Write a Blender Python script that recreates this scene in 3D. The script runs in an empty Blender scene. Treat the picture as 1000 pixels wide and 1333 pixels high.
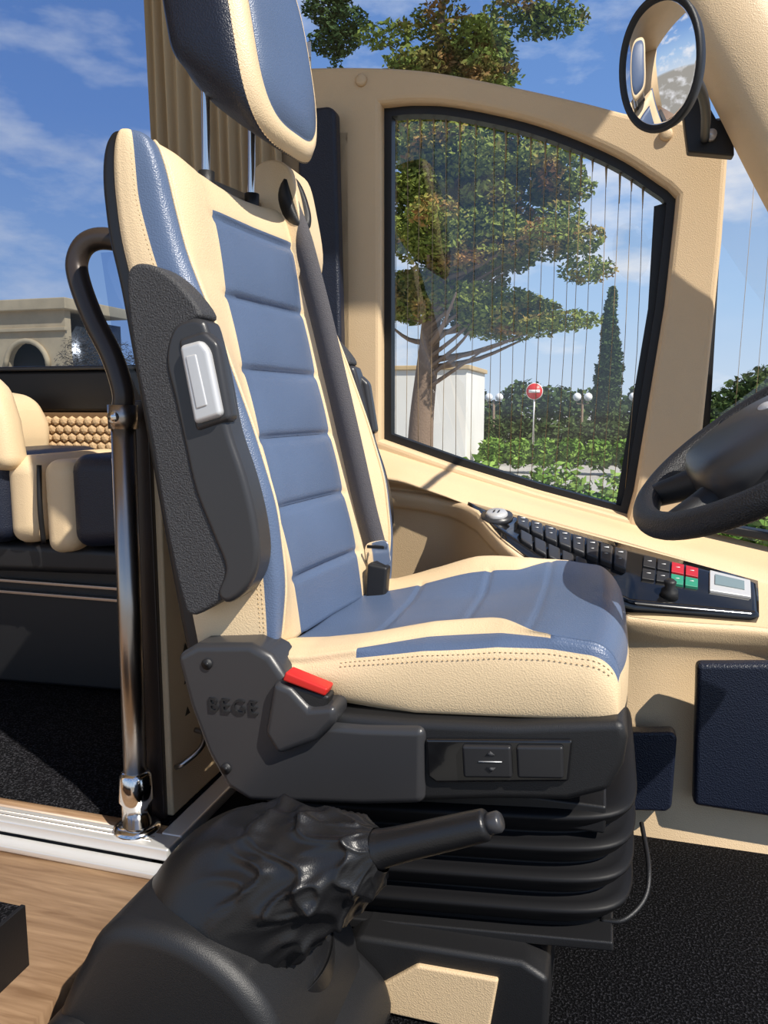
import bpy, bmesh, math, random
import numpy as np
from mathutils import Vector, Matrix, noise
random.seed(7)
rad = math.radians
scene = bpy.context.scene
COL = scene.collection

# ---------------------------------------------------------------- materials
def new_mat(name):
    m = bpy.data.materials.new(name); m.use_nodes = True
    nt = m.node_tree
    b = nt.nodes["Principled BSDF"]
    return m, nt, b

def mat(name, col, rough=0.5, metal=0.0, bump=0.0, bscale=300.0, var=0.0, vscale=8.0, voro=False, spec=0.5, coat=0.0, bdist=0.002):
    m, nt, b = new_mat(name)
    b.inputs["Base Color"].default_value = (*col, 1)
    b.inputs["Roughness"].default_value = rough
    b.inputs["Metallic"].default_value = metal
    b.inputs["Specular IOR Level"].default_value = spec
    b.inputs["Coat Weight"].default_value = coat
    tc = nt.nodes.new("ShaderNodeTexCoord")
    if var > 0:
        n = nt.nodes.new("ShaderNodeTexNoise"); n.inputs["Scale"].default_value = vscale
        n.inputs["Detail"].default_value = 5
        nt.links.new(tc.outputs["Object"], n.inputs["Vector"])
        r = nt.nodes.new("ShaderNodeValToRGB")
        r.color_ramp.elements[0].position = 0.3; r.color_ramp.elements[1].position = 0.7
        r.color_ramp.elements[0].color = (*[c*(1-var) for c in col], 1)
        r.color_ramp.elements[1].color = (*[min(1, c*(1+var)) for c in col], 1)
        nt.links.new(n.outputs["Fac"], r.inputs["Fac"]); nt.links.new(r.outputs["Color"], b.inputs["Base Color"])
    if bump > 0:
        if voro:
            n = nt.nodes.new("ShaderNodeTexVoronoi"); out = "Distance"
        else:
            n = nt.nodes.new("ShaderNodeTexNoise"); out = "Fac"
        n.inputs["Scale"].default_value = bscale
        nt.links.new(tc.outputs["Object"], n.inputs["Vector"])
        bp = nt.nodes.new("ShaderNodeBump"); bp.inputs["Strength"].default_value = bump
        bp.inputs["Distance"].default_value = bdist
        nt.links.new(n.outputs[out], bp.inputs["Height"]); nt.links.new(bp.outputs["Normal"], b.inputs["Normal"])
    return m

M = {}
M["cream"] = mat("cream_leather", (0.75, 0.57, 0.35), 0.45, bump=0.22, bscale=450, voro=True, var=0.05, vscale=5)
M["blue"] = mat("blue_leather", (0.090, 0.130, 0.220), 0.38, bump=0.22, bscale=450, voro=True, var=0.06, vscale=6)
M["navy"] = mat("navy_leather", (0.009, 0.013, 0.028), 0.42, bump=0.4, bscale=380, voro=True)
M["plastic"] = mat("black_grained_plastic", (0.011, 0.011, 0.012), 0.47, bump=0.4, bscale=900, bdist=0.001)
M["plastic_g"] = mat("grey_grained_plastic", (0.042, 0.042, 0.045), 0.6, bump=1.0, bscale=420, var=0.4, vscale=420, bdist=0.002)
M["plastic_s"] = mat("charcoal_smooth_plastic", (0.034, 0.034, 0.037), 0.34, bump=0.2, bscale=1200, bdist=0.0006)
M["rubber"] = mat("black_rubber", (0.006, 0.006, 0.007), 0.5, bump=0.1, bscale=300)
M["bellows"] = mat("bellows_rubber", (0.004, 0.004, 0.005), 0.55, spec=0.3)
M["leatherette"] = mat("black_leatherette", (0.009, 0.009, 0.010), 0.36, bump=0.15, bscale=500, voro=True, bdist=0.001)
M["shell"] = mat("seat_back_shell_plastic", (0.01, 0.01, 0.012), 0.4)
M["silver"] = mat("silver_paint", (0.62, 0.62, 0.62), 0.38, metal=0.35)
M["chrome"] = mat("chrome", (0.78, 0.76, 0.74), 0.12, metal=1.0)
M["steel"] = mat("brushed_steel_tube", (0.42, 0.38, 0.35), 0.28, metal=1.0, bump=0.05, bscale=60)
M["brown"] = mat("dark_brown_tube", (0.05, 0.038, 0.032), 0.3, metal=0.3)
M["alu"] = mat("aluminium_trim", (0.80, 0.79, 0.77), 0.35, metal=0.55)
M["red"] = mat("red_button", (0.6, 0.02, 0.015), 0.4)
M["belt"] = mat("belt_webbing", (0.095, 0.09, 0.10), 0.7, bump=0.8, bscale=700)
M["stitch"] = mat("stitch_thread", (0.55, 0.40, 0.22), 0.8)
M["shellcream"] = mat("cream_moulded_panel", (0.68, 0.50, 0.30), 0.5, bump=0.25, bscale=500, voro=True, var=0.04, vscale=3)
M["gloss"] = mat("gloss_black_panel", (0.008, 0.008, 0.009), 0.12, coat=0.5)
M["switch"] = mat("switch_plastic", (0.018, 0.018, 0.02), 0.4)
M["white"] = mat("white_print", (0.8, 0.8, 0.8), 0.5)
M["mirror"] = mat("mirror_glass", (0.9, 0.9, 0.92), 0.01, metal=1.0)
M["wheelrim"] = mat("steering_leather", (0.013, 0.013, 0.015), 0.5, bump=0.7, bscale=420, voro=True, bdist=0.0015)
M["curtain"] = mat("curtain_fabric", (0.50, 0.385, 0.235), 0.9, bump=0.3, bscale=700)
M["wire"] = mat("heater_wire", (0.36, 0.26, 0.14), 0.5)
M["warn"] = mat("perforation_dark", (0.02, 0.015, 0.01), 0.8)
M["lcd"] = mat("display_lcd", (0.18, 0.24, 0.26), 0.2)
M["redsw"] = mat("red_switch", (0.45, 0.02, 0.03), 0.35)
M["grnsw"] = mat("green_switch", (0.03, 0.25, 0.15), 0.35)
M["lightblue"] = mat("white_piping", (0.75, 0.78, 0.85), 0.5)
M["hexbase"] = mat("honeycomb_groove", (0.16, 0.09, 0.04), 0.7)
M["hexcell"] = mat("honeycomb_quilt", (0.60, 0.42, 0.24), 0.5, bump=0.2, bscale=300)
M["twig"] = mat("bare_twigs", (0.07, 0.055, 0.04), 0.9)

def carpet_mat():
    m, nt, b = new_mat("black_speckled_carpet")
    tc = nt.nodes.new("ShaderNodeTexCoord")
    n = nt.nodes.new("ShaderNodeTexNoise"); n.inputs["Scale"].default_value = 260; n.inputs["Detail"].default_value = 3
    r = nt.nodes.new("ShaderNodeValToRGB")
    r.color_ramp.elements[0].position = 0.5; r.color_ramp.elements[0].color = (0.004, 0.004, 0.005, 1)
    r.color_ramp.elements[1].position = 0.8; r.color_ramp.elements[1].color = (0.07, 0.07, 0.08, 1)
    bp = nt.nodes.new("ShaderNodeBump"); bp.inputs["Strength"].default_value = 1; bp.inputs["Distance"].default_value = 0.006
    nt.links.new(tc.outputs["Object"], n.inputs["Vector"]); nt.links.new(n.outputs["Fac"], r.inputs["Fac"])
    nt.links.new(r.outputs["Color"], b.inputs["Base Color"]); nt.links.new(n.outputs["Fac"], bp.inputs["Height"])
    nt.links.new(bp.outputs["Normal"], b.inputs["Normal"]); b.inputs["Roughness"].default_value = 0.95
    b.inputs["Specular IOR Level"].default_value = 0.1
    return m
M["carpet"] = carpet_mat()

def wood_mat():
    m, nt, b = new_mat("oak_laminate")
    tc = nt.nodes.new("ShaderNodeTexCoord"); mp = nt.nodes.new("ShaderNodeMapping")
    mp.inputs["Scale"].default_value = (3, 40, 3)
    n = nt.nodes.new("ShaderNodeTexNoise"); n.inputs["Scale"].default_value = 2.2; n.inputs["Detail"].default_value = 8; n.inputs["Distortion"].default_value = 0.6
    r = nt.nodes.new("ShaderNodeValToRGB")
    r.color_ramp.elements[0].position = 0.3; r.color_ramp.elements[0].color = (0.20, 0.115, 0.062, 1)
    r.color_ramp.elements[1].position = 0.7; r.color_ramp.elements[1].color = (0.40, 0.26, 0.155, 1)
    nt.links.new(tc.outputs["Object"], mp.inputs["Vector"]); nt.links.new(mp.outputs["Vector"], n.inputs["Vector"])
    nt.links.new(n.outputs["Fac"], r.inputs["Fac"]); nt.links.new(r.outputs["Color"], b.inputs["Base Color"])
    b.inputs["Roughness"].default_value = 0.4
    return m
M["wood"] = wood_mat()

def glass_mat(name, tint, r0=0.03, r1=0.35):
    m, nt, b = new_mat(name); nt.nodes.remove(b)
    out = nt.nodes["Material Output"]
    t = nt.nodes.new("ShaderNodeBsdfTransparent"); t.inputs[0].default_value = (*tint, 1)
    g = nt.nodes.new("ShaderNodeBsdfGlossy"); g.inputs["Roughness"].default_value = 0.01
    mx = nt.nodes.new("ShaderNodeMixShader")
    lw = nt.nodes.new("ShaderNodeLayerWeight"); lw.inputs["Blend"].default_value = 0.5
    p = nt.nodes.new("ShaderNodeMath"); p.operation = 'POWER'; p.inputs[1].default_value = 5
    ma = nt.nodes.new("ShaderNodeMath"); ma.operation = 'MULTIPLY_ADD'; ma.inputs[1].default_value = r1; ma.inputs[2].default_value = r0
    nt.links.new(lw.outputs["Facing"], p.inputs[0]); nt.links.new(p.outputs[0], ma.inputs[0])
    nt.links.new(ma.outputs[0], mx.inputs[0]); nt.links.new(t.outputs[0], mx.inputs[1]); nt.links.new(g.outputs[0], mx.inputs[2])
    nt.links.new(mx.outputs[0], out.inputs[0])
    return m
M["glass"] = glass_mat("clear_window_glass", (0.97, 0.98, 0.99), .10)
M["glass_u"] = glass_mat("light_tinted_glass", (0.68, 0.76, 0.88))
M["glass_t"] = glass_mat("tinted_window_glass", (0.46, 0.54, 0.70), .02, .25)

def leaf_mat(name, c1, c2, scale, p0=.42, p1=.62):
    m, nt, b = new_mat(name)
    tc = nt.nodes.new("ShaderNodeTexCoord")
    n = nt.nodes.new("ShaderNodeTexNoise"); n.inputs["Scale"].default_value = scale; n.inputs["Detail"].default_value = 4
    r = nt.nodes.new("ShaderNodeValToRGB")
    r.color_ramp.elements[0].position = p0; r.color_ramp.elements[0].color = (*c1, 1)
    r.color_ramp.elements[1].position = p1; r.color_ramp.elements[1].color = (*c2, 1)
    nt.links.new(tc.outputs["Object"], n.inputs["Vector"]); nt.links.new(n.outputs["Fac"], r.inputs["Fac"])
    nt.links.new(r.outputs["Color"], b.inputs["Base Color"]); b.inputs["Roughness"].default_value = 0.8
    b.inputs["Specular IOR Level"].default_value = 0.1
    return m
M["leaf"] = leaf_mat("cedar_foliage", (0.19, 0.23, 0.045), (0.34, 0.18, 0.06), 1.0, .52, .66)
M["leafdark"] = leaf_mat("cypress_foliage", (0.04, 0.07, 0.02), (0.09, 0.13, 0.04), 2.0)
M["leafb"] = leaf_mat("laurel_foliage", (0.10, 0.20, 0.03), (0.26, 0.40, 0.08), 3.0)
M["bark"] = mat("bark", (0.22, 0.155, 0.11), 0.9, bump=0.8, bscale=20, bdist=0.02)
M["asphalt"] = mat("pale_asphalt", (0.42, 0.40, 0.36), 0.9, var=0.15, vscale=0.5)
M["plaster"] = mat("white_plaster", (0.78, 0.76, 0.70), 0.8, var=0.04, vscale=1)
M["stone"] = mat("limestone_facade", (0.54, 0.40, 0.22), 0.8, var=0.12, vscale=1.2)
M["darkglass"] = mat("dark_glazing", (0.02, 0.025, 0.03), 0.2)

# ---------------------------------------------------------------- helpers
PAR = None
def link(ob, par=None):
    COL.objects.link(ob)
    p = par if par is not None else PAR
    if p is not None: ob.parent = p
    return ob
def group(name):
    global PAR
    e = bpy.data.objects.new(name, None); e.empty_display_size = 0.1
    COL.objects.link(e); PAR = e
    return e
def top():
    global PAR; PAR = None

def mesh_obj(name, verts, faces, mats, fmats=None, smooth=True):
    me = bpy.data.meshes.new(name)
    me.from_pydata([tuple(v) for v in verts], [], faces)
    for m in (mats if isinstance(mats, list) else [mats]): me.materials.append(M[m] if isinstance(m, str) else m)
    if fmats is not None:
        for p, k in zip(me.polygons, fmats): p.material_index = k
    if smooth:
        for p in me.polygons: p.use_smooth = True
    bm = bmesh.new(); bm.from_mesh(me); bmesh.ops.recalc_face_normals(bm, faces=bm.faces[:]); bm.to_mesh(me); bm.free()
    me.update()
    return link(bpy.data.objects.new(name, me))

def cr(pts, n=6, closed=False):
    P = [Vector(p) for p in pts]; out = []; N = len(P)
    rng = range(N) if closed else range(N-1)
    for i in rng:
        if closed: a, b, c, d = P[(i-1) % N], P[i], P[(i+1) % N], P[(i+2) % N]
        else:
            b, c = P[i], P[i+1]; a = P[i-1] if i > 0 else b*2-c; d = P[i+2] if i+2 < N else c*2-b
        for k in range(n):
            t = k/n
            out.append(0.5*((2*b)+(-a+c)*t+(2*a-5*b+4*c-d)*t*t+(-a+3*b-3*c+d)*t**3))
    if not closed: out.append(P[-1])
    return out

def bev(ob, w, seg=3, ang=30):
    md = ob.modifiers.new("bevel", 'BEVEL'); md.width = w; md.segments = seg; md.limit_method = 'ANGLE'; md.angle_limit = rad(ang)
    md.use_clamp_overlap = True
    wn = ob.modifiers.new("wn", 'WEIGHTED_NORMAL'); wn.keep_sharp = True
    return ob

def prism(name, pts, y0, y1, m, bevel=0.006, seg=3, smooth_n=0, axis='Y', ang=30):
    if smooth_n: pts = [tuple(p) for p in cr([(p[0], p[1], 0) for p in pts], smooth_n, True)]
    def mk(p, w):
        if axis == 'Y': return (p[0], w, p[1])
        if axis == 'X': return (w, p[0], p[1])
        return (p[0], p[1], w)
    n = len(pts)
    v = [mk(p, y0) for p in pts]+[mk(p, y1) for p in pts]
    f = [tuple(range(n)), tuple(range(2*n-1, n-1, -1))]+[(i, (i+1) % n, n+(i+1) % n, n+i) for i in range(n)]
    ob = mesh_obj(name, v, f, m)
    if bevel > 0: bev(ob, bevel, seg, ang)
    return ob

def box(name, x0, x1, y0, y1, z0, z1, m, bevel=0.004, seg=2):
    return prism(name, [(x0, z0), (x1, z0), (x1, z1), (x0, z1)], y0, y1, m, bevel, seg)

def pane(name, pts, y, m):
    return mesh_obj(name, [(p[0], y, p[1]) for p in pts], [tuple(range(len(pts)))], m, smooth=False)

def tube(name, pts, r, m, closed=False, res=12, smooth_n=6, radii=None):
    if smooth_n:
        if radii is not None:
            rr = [tuple(p) for p in cr([(q, 0, 0) for q in radii], smooth_n, closed)]; radii = [q[0] for q in rr]
        pts = cr(pts, smooth_n, closed)
    pts = [Vector(p) for p in pts]; N = len(pts); V = []; F = []
    tan = []
    for i in range(N):
        if closed: t = pts[(i+1) % N]-pts[i-1]
        else: t = pts[min(i+1, N-1)]-pts[max(i-1, 0)]
        tan.append(t.normalized())
    up = Vector((0, 0, 1)) if abs(tan[0].z) < 0.9 else Vector((1, 0, 0))
    nrm = (up-tan[0]*up.dot(tan[0])).normalized()
    for i in range(N):
        nrm = (nrm-tan[i]*nrm.dot(tan[i])).normalized(); bn = tan[i].cross(nrm)
        ri = radii[i] if radii is not None else r
        for k in range(res):
            a = 2*math.pi*k/res
            V.append(pts[i]+nrm*math.cos(a)*ri+bn*math.sin(a)*ri)
    for i in range(N if closed else N-1):
        j = (i+1) % N
        for k in range(res):
            F.append((i*res+k, i*res+(k+1) % res, j*res+(k+1) % res, j*res+k))
    if not closed:
        F.append(tuple(range(res-1, -1, -1))); F.append(tuple((N-1)*res+k for k in range(res)))
    return mesh_obj(name, V, F, m)

def plate(name, loops, y0, y1, m, bevel=0.0):
    cu = bpy.data.curves.new(name, 'CURVE'); cu.dimensions = '2D'; cu.fill_mode = 'BOTH'
    for lp in loops:
        s = cu.splines.new('POLY'); s.points.add(len(lp)-1)
        for q, p in zip(s.points, lp): q.co = (p[0], p[1], 0, 1)
        s.use_cyclic_u = True
    cu.extrude = abs(y1-y0)/2-bevel; cu.bevel_depth = bevel; cu.bevel_resolution = 2
    if bevel > 0: cu.offset = -bevel
    tmp = bpy.data.objects.new("tmp", cu); COL.objects.link(tmp)
    bpy.context.view_layer.update()
    me = bpy.data.meshes.new_from_object(tmp.evaluated_get(bpy.context.evaluated_depsgraph_get()))
    me.transform(Matrix.Translation((0, (y0+y1)/2, 0)) @ Matrix.Rotation(rad(90), 4, 'X'))
    bpy.data.objects.remove(tmp); me.materials.clear(); me.materials.append(M[m]); me.name = name
    for p in me.polygons: p.use_smooth = False
    return link(bpy.data.objects.new(name, me))

def stitches(name, pts, m="stitch", step=0.007, ln=0.0045, r=0.0008, off=(0, 0, 0)):
    P = [Vector(p)+Vector(off) for p in pts]; V = []; F = []
    d = 0; nxt = 0
    for i in range(len(P)-1):
        seg = P[i+1]-P[i]; L = seg.length
        if L < 1e-6: continue
        t = seg/L; a = t.orthogonal().normalized(); b = t.cross(a)
        while nxt < d+L:
            c = P[i]+t*(nxt-d); k = len(V)
            V += [c-t*ln/2, c+a*r, c+b*r, c-a*r, c-b*r, c+t*ln/2]
            for q in range(4):
                F.append((k, k+1+q, k+1+(q+1) % 4)); F.append((k+5, k+1+(q+1) % 4, k+1+q))
            nxt += step
        d += L
    return mesh_obj(name, V, F, m)

def ring_loft(name, outline, layers, mapf, mats, ca=0.0, cb=0.0):
    n = len(outline); V = []; F = []; FM = []
    for (sa, sb, w, k) in layers:
        for (a, b) in outline: V.append(mapf(ca+(a-ca)*sa, cb+(b-cb)*sb, w))
    for l in range(len(layers)-1):
        for i in range(n):
            j = (i+1) % n
            F.append((l*n+i, l*n+j, (l+1)*n+j, (l+1)*n+i)); FM.append(layers[l][3])
    F.append(tuple(range(n-1, -1, -1))); FM.append(layers[0][3])
    F.append(tuple((len(layers)-1)*n+i for i in range(n))); FM.append(layers[-1][3])
    return mesh_obj(name, V, F, mats, FM)

def superell(a, b, p=3.0, n=48):
    out = []
    for i in range(n):
        t = 2*math.pi*i/n; c, s = math.cos(t), math.sin(t)
        out.append((a*math.copysign(abs(c)**(2/p), c), b*math.copysign(abs(s)**(2/p), s)))
    return out

def sstep(a, b, x):
    t = min(1, max(0, (x-a)/(b-a))); return t*t*(3-2*t)

# ================================================================ DRIVER SEAT
seat = group("driver_seat")
ZB = [.47, .505, .593, .706, .817, .938, 1.069, 1.207]; XC = [-.462, -.453, -.443, -.455, -.489, -.534, -.588, -.622]
ZP = [.47, .498, .578, .689, .799, .907, 1.021, 1.138, 1.192]; XP = [-.466, -.469, -.480, -.507, -.533, -.560, -.586, -.602, -.612]
ZS = [.47, .517, .619, .719, .817, 1.056, 1.142, 1.213]; XS = [-.462, -.460, -.465, -.486, -.527, -.622, -.645, -.648]
ZK = [.47, .552, 1.026, 1.092, 1.193, 1.226]; XK = [-.600, -.615, -.692, -.708, -.716, -.712]
zs_f = np.linspace(.47, 1.26, 300)
def sm(zz, xx):
    y = np.interp(zs_f, zz, xx); k = np.hanning(41); k /= k.sum()
    yp = np.pad(y, 20, mode='edge'); return np.convolve(yp, k, 'valid')
fC, fP, fS, fK = sm(ZB, XC), sm(ZP, XP), sm(ZS, XS), sm(ZK, XK)
def gx(f, z): return float(np.interp(z, zs_f, f))
YC = 1.24
quilt = [1.138, 1.021, .907, .799, .689, .578]
def section(z):
    C, P, S, B = gx(fC, z), gx(fP, z), gx(fS, z), gx(fK, z)
    k = [(YC, P), (YC-.128, P+.004), (YC-.185, P+max(.006, .62*(C-P))), (YC-.218, C), (YC-.238, (C+S)/2+.008), (YC-.246, S),
         (YC-.250, (S+B+.03)/2), (YC-.247, B+.032), (YC-.218, B), (YC, B-.012)]
    return k
keymat = [1, 0, 0, 1, 1, 0, 0, 2, 2]
SUB = 6
zmain = list(np.linspace(.475, 1.15, 136)); NC = 16
rows = []
def loop_for(z, c=1.0, q=0.0):
    k = section(min(z, 1.22))
    half = cr([(y, x, 0) for (y, x) in k], SUB)
    pts = [(p[0], p[1]) for p in half]
    pts2 = [(2*YC-p[0], p[1]) for p in pts[1:-1]][::-1]
    full = pts+pts2
    res = []
    mid = (k[0][1]+k[-1][1])/2
    for i, (y, x) in enumerate(full):
        t = abs(y-YC)/.248
        j = i if i <= len(half)-1 else 2*(len(half)-1)-i
        if j <= SUB and q == 0:
            w = 1-max(0, (j-SUB+1.5)/1.5)*0.6 if j > SUB-1.5 else 1
            g = 0
            for zq in quilt: g += math.exp(-((z-zq)/.0055)**2)
            ph = 0
            for a, b in zip(quilt[:-1], quilt[1:]):
                if b <= z <= a: ph = math.sin(math.pi*(z-b)/(a-b))**.6
            x += (-.008*g+.007*ph)*w
        if j in (SUB, SUB*3, SUB*5): x -= .0022 if j != SUB*5 else 0.001
        x = mid+(x-mid)*c
        y = YC+(y-YC)*(1-.07*(1-c))
        zz = z
        if q > 0:
            zt = 1.203+.036*min(1, t)**2
            zz = 1.15+(zt-1.15)*math.sin(q*math.pi/2)
        x += .085*(y-1.0)
        res.append((x, y, zz))
    return res
cb = [.55, .8, .93]
for i, z in enumerate(zmain):
    c = cb[i] if i < 3 else 1.0
    rows.append(loop_for(z, c))
nmain = len(rows)
for i in range(1, NC+1):
    q = i/NC
    c = max(0.01, math.cos(q*math.pi/2))**.42
    rows.append(loop_for(1.15+.06*math.sin(q*math.pi/2), c, q))
n = len(rows[0]); V = [p for r in rows for p in r]; F = []; FM = []
hl = (n)//2
for r in range(len(rows)-1):
    for i in range(n):
        j = (i+1) % n; ii = i if i < hl else n-1-i
        mk = keymat[min(ii//SUB, 8)]
        if r >= nmain-1 and ii//SUB == 0: mk = 0
        F.append((r*n+i, r*n+j, (r+1)*n+j, (r+1)*n+i)); FM.append(mk)
F.append(tuple(range(n-1, -1, -1))); FM.append(2)
F.append(tuple((len(rows)-1)*n+i for i in range(n))); FM.append(0)
mesh_obj("backrest", V, F, ["cream", "blue", "shell"], FM)
stitches("backrest_side_stitch", [Vector(r[SUB*5])+Vector((-.004, -.0012, 0)) for r in rows[6:]])
stitches("backrest_side_stitch_inner", [Vector(r[SUB*5])+Vector((-.010, -.0016, 0)) for r in rows[6:]])
tube("backrest_piping", [Vector(r[SUB*3])+Vector((.0015, -.0005, 0)) for r in rows[4:-3:3]], .0028, "cream", smooth_n=2, res=8)
tube("backrest_piping_far", [Vector(r[n-SUB*3])+Vector((.0015, .0005, 0)) for r in rows[4:-3:3]], .0028, "cream", smooth_n=2, res=8)

prism("belt_outlet_shoulder", [(-.645, 1.14), (-.660, 1.24), (-.645, 1.285), (-.61, 1.300), (-.575, 1.283), (-.557, 1.22), (-.545, 1.13), (-.57, 1.08)], 1.37, 1.47, "cream", .034, 6, smooth_n=5)
sl = superell(.030, .052, 2.4, 32)
def slmap(a, b, w): return Vector((-.568, 1.385, 1.222))+Vector((.45, .8, .12)).normalized()*a*0.8+Vector((-.30, 0, .95)).normalized()*b+Vector((.90, -.40, .30)).normalized()*w
ring_loft("belt_slot_bezel", sl, [(1, 1, -.02, 0), (1, 1, .006, 0), (.9, .92, .010, 0), (.55, .7, .010, 0), (.5, .65, -.004, 0)], slmap, ["plastic"])
bp_ = cr([(-.573, 1.380, 1.225), (-.550, 1.370, 1.15), (-.512, 1.37, 1.008), (-.463, 1.37, .807), (-.432, 1.38, .66), (-.415, 1.388, .585)], 10)
wv = Vector((.88, -.16, .36)).normalized()*.0235
V = []; F = []
for i, p in enumerate(bp_):
    k = .62+.38*sstep(0, 12, i)
    V += [p-wv*k, p+wv*k]
    if i: F.append((2*i-2, 2*i-1, 2*i+1, 2*i))
ob = mesh_obj("belt_webbing", V, F, "belt"); s = ob.modifiers.new("s", 'SOLIDIFY'); s.thickness = .0022
bx = superell(.031, .026, 4, 24)
def tgmap(a, b, w): return Vector((-.409, 1.380, .572))+Vector((.85, -.35, .25)).normalized()*a+Vector((-.18, .05, 1)).normalized()*b+Vector((.45, -.85, .1)).normalized()*w
ring_loft("belt_tongue", bx, [(1, 1, -.002, 0), (1, 1, .002, 0), (.9, .9, .0035, 0)], tgmap, ["chrome"])
box("belt_tongue_slot", -.427, -.393, 1.370, 1.374, .584, .590, "rubber", .001)
prism("belt_buckle_far", [(-.43, .47), (-.392, .465), (-.385, .550), (-.425, .556)], 1.365, 1.395, "plastic", .006)

# headrest
hc = Vector((-.536, YC+.000, 1.440)); hup = Vector((-.165, 0, .985)).normalized(); hn = Vector((.985, 0, .165)).normalized()
ho = superell(.130, .185, 3.4, 64)
def hmap(a, b, w):
    curve = -.55*a*a-.30*b*b
    bb = b
    if b < 0: bb = b+max(0, -.0-w)*.85*min(1, (-b)/.15)
    return hc+Vector((0, 1, 0))*a+hup*bb+hn*(w+curve*max(0, min(1, (w+.09)/.09)))+Vector((.08*a, 0, 0))
ring_loft("headrest", ho, [(.02, .02, .022, 1), (.35, .35, .022, 1), (.6, .6, .020, 1), (.765, .80, .015, 1), (.775, .81, .012, 0), (.79, .825, .015, 0), (.88, .90, .010, 0), (.955, .965, .0, 0),
    (.965, .975, -.004, 2), (.985, .99, -.006, 2), (1.0, 1.0, -.03, 2), (1.0, 1.0, -.07, 2), (.98, .98, -.10, 2), (.93, .93, -.118, 2), (.8, .8, -.13, 2), (.4, .4, -.135, 2), (.02, .02, -.136, 2)], hmap, ["cream", "blue", "navy"])
stitches("headrest_stitch", [hmap(a*.972, b*.981, -.002)+Vector((.0, -.001, 0)) for a, b in ho]+[hmap(ho[0][0]*.972, 0, -.002)])
for nm, y, x in (("headrest_post_near", 1.17, -.632), ("headrest_post_far", 1.31, -.619)):
    tube(nm, [(x-.004, y, 1.16), (x, y, 1.27), (x+.004, y, 1.44)], .0065, "chrome", smooth_n=2)
    tube(nm+"_collar", [(x-.002, y, 1.185), (x-.001, y, 1.225)], .013, "plastic", smooth_n=0)

# ---- cushion
def cush_row(u):
    Lx0, xf = -.455, .046
    th = 0
    if u > .86: th = (u-.86)/.14*math.pi/2
    R_ = .045
    xs = Lx0+(xf-R_-Lx0)*min(1, u/.86)
    x = xs+R_*math.sin(th)
    zr = math.cos(th)
    ctop = float(np.interp(xs, [-.455, -.40, -.30, -.227, -.124, -.054, 0], [.497, .502, .524, .541, .555, .556, .552]))
    ptop = float(np.interp(xs, [-.455, -.35, -.218, -.095, 0], [.486, .500, .518, .548, .558]))
    zbot = float(np.interp(xs, [-.455, -.40, -.35, -.237, 0], [.47, .445, .431, .424, .44]))
    zb2 = zbot+.008
    lens = .034*max(0, math.sin(math.pi*min(1, max(0, (xs+.325)/.285))))**1.1
    f = sstep(-.15, -.055, xs)
    D = 1.088*(1-f)+.993*f
    C = .988+max(lens, .0003)*(1-.9*sstep(-.06, -.035, xs))
    if D < C+.004: D = C+.004
    ks = [(YC, ptop), (YC-.07, ptop), (D+.02 if f < 1 else D+.03, ptop+(ctop-ptop)*(.25+.6*f)), (D, ptop+(ctop-ptop)*(.45+.5*f)), ((D+C)/2, ctop+.003*(1-f)), (C, ctop-.002-lens*.20),
          (.981, ctop-.014-.12*lens), (.972, (ctop*.55+zbot*.45)), (.974, zbot+.02), (.985, zb2), (1.02, zbot), (YC, zbot)]
    out = []
    half = cr([(y, z, 0) for y, z in ks], 5)
    pts = [(p[0], p[1]) for p in half]; full = pts+[(2*YC-p[0], p[1]) for p in pts[1:-1]][::-1]
    zc = zbot+.012
    farb = .024*math.exp(-((xs+.215)/.11)**2)
    for i, (y, z) in enumerate(full):
        j = i if i < len(half) else 2*(len(half)-1)-i
        if i >= len(half) and z > zc: z += farb*sstep(.06, .19, y-YC)
        if th > 0:
            z = zc+(z-zc)*(max(zr, .0)**.5 if z > zc else 1)
        if j <= 15:
            for xq in (-.325, -.195):
                if f < .5: z -= .004*math.exp(-((xs-xq)/.0045)**2)
            z -= .0025*math.exp(-((xs+.085)/.004)**2)
        if j in (15, 25, 30): z -= .0015
        yy = YC+(y-YC)*(1-.05*(1-zr))
        t = abs(yy-YC)/.26
        xx = x-.018*t**4*sstep(.5, 1, u)
        out.append((xx, yy, z))
    return out
rows = [cush_row(u) for u in list(np.linspace(0, .86, 90))+list(np.linspace(.865, 1, 28))]
n = len(rows[0]); V = [p for r in rows for p in r]; F = []; FM = []; hl = n//2
cm = [1, 1, 1, 0, 0, 1, 0, 0, 0, 0, 0]
for r in range(len(rows)-1):
    for i in range(n):
        j = (i+1) % n; ii = i if i < hl else n-1-i
        sg = min(ii//5, 10); mk = cm[sg]
        xr = rows[r][0][0]
        if sg == 5 and xr < -.325: mk = 0
        if sg in (3, 4) and xr > -.055: mk = 1
        if rows[r][0][2] < .515 and xr > 0: mk = 0
        F.append((r*n+i, r*n+j, (r+1)*n+j, (r+1)*n+i)); FM.append(mk)
F.append(tuple(range(n-1, -1, -1))); FM.append(0)
F.append(tuple((len(rows)-1)*n+i for i in range(n))); FM.append(0)
mesh_obj("seat_cushion", V, F, ["cream", "blue"], FM)
stitches("cushion_side_stitch", [Vector(r[31])+Vector((0, -.001, -.001)) for r in rows[22:-12]])
stitches("cushion_side_stitch_inner", [Vector(r[32])+Vector((0, -.0015, -.001)) for r in rows[22:-12]])

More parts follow.
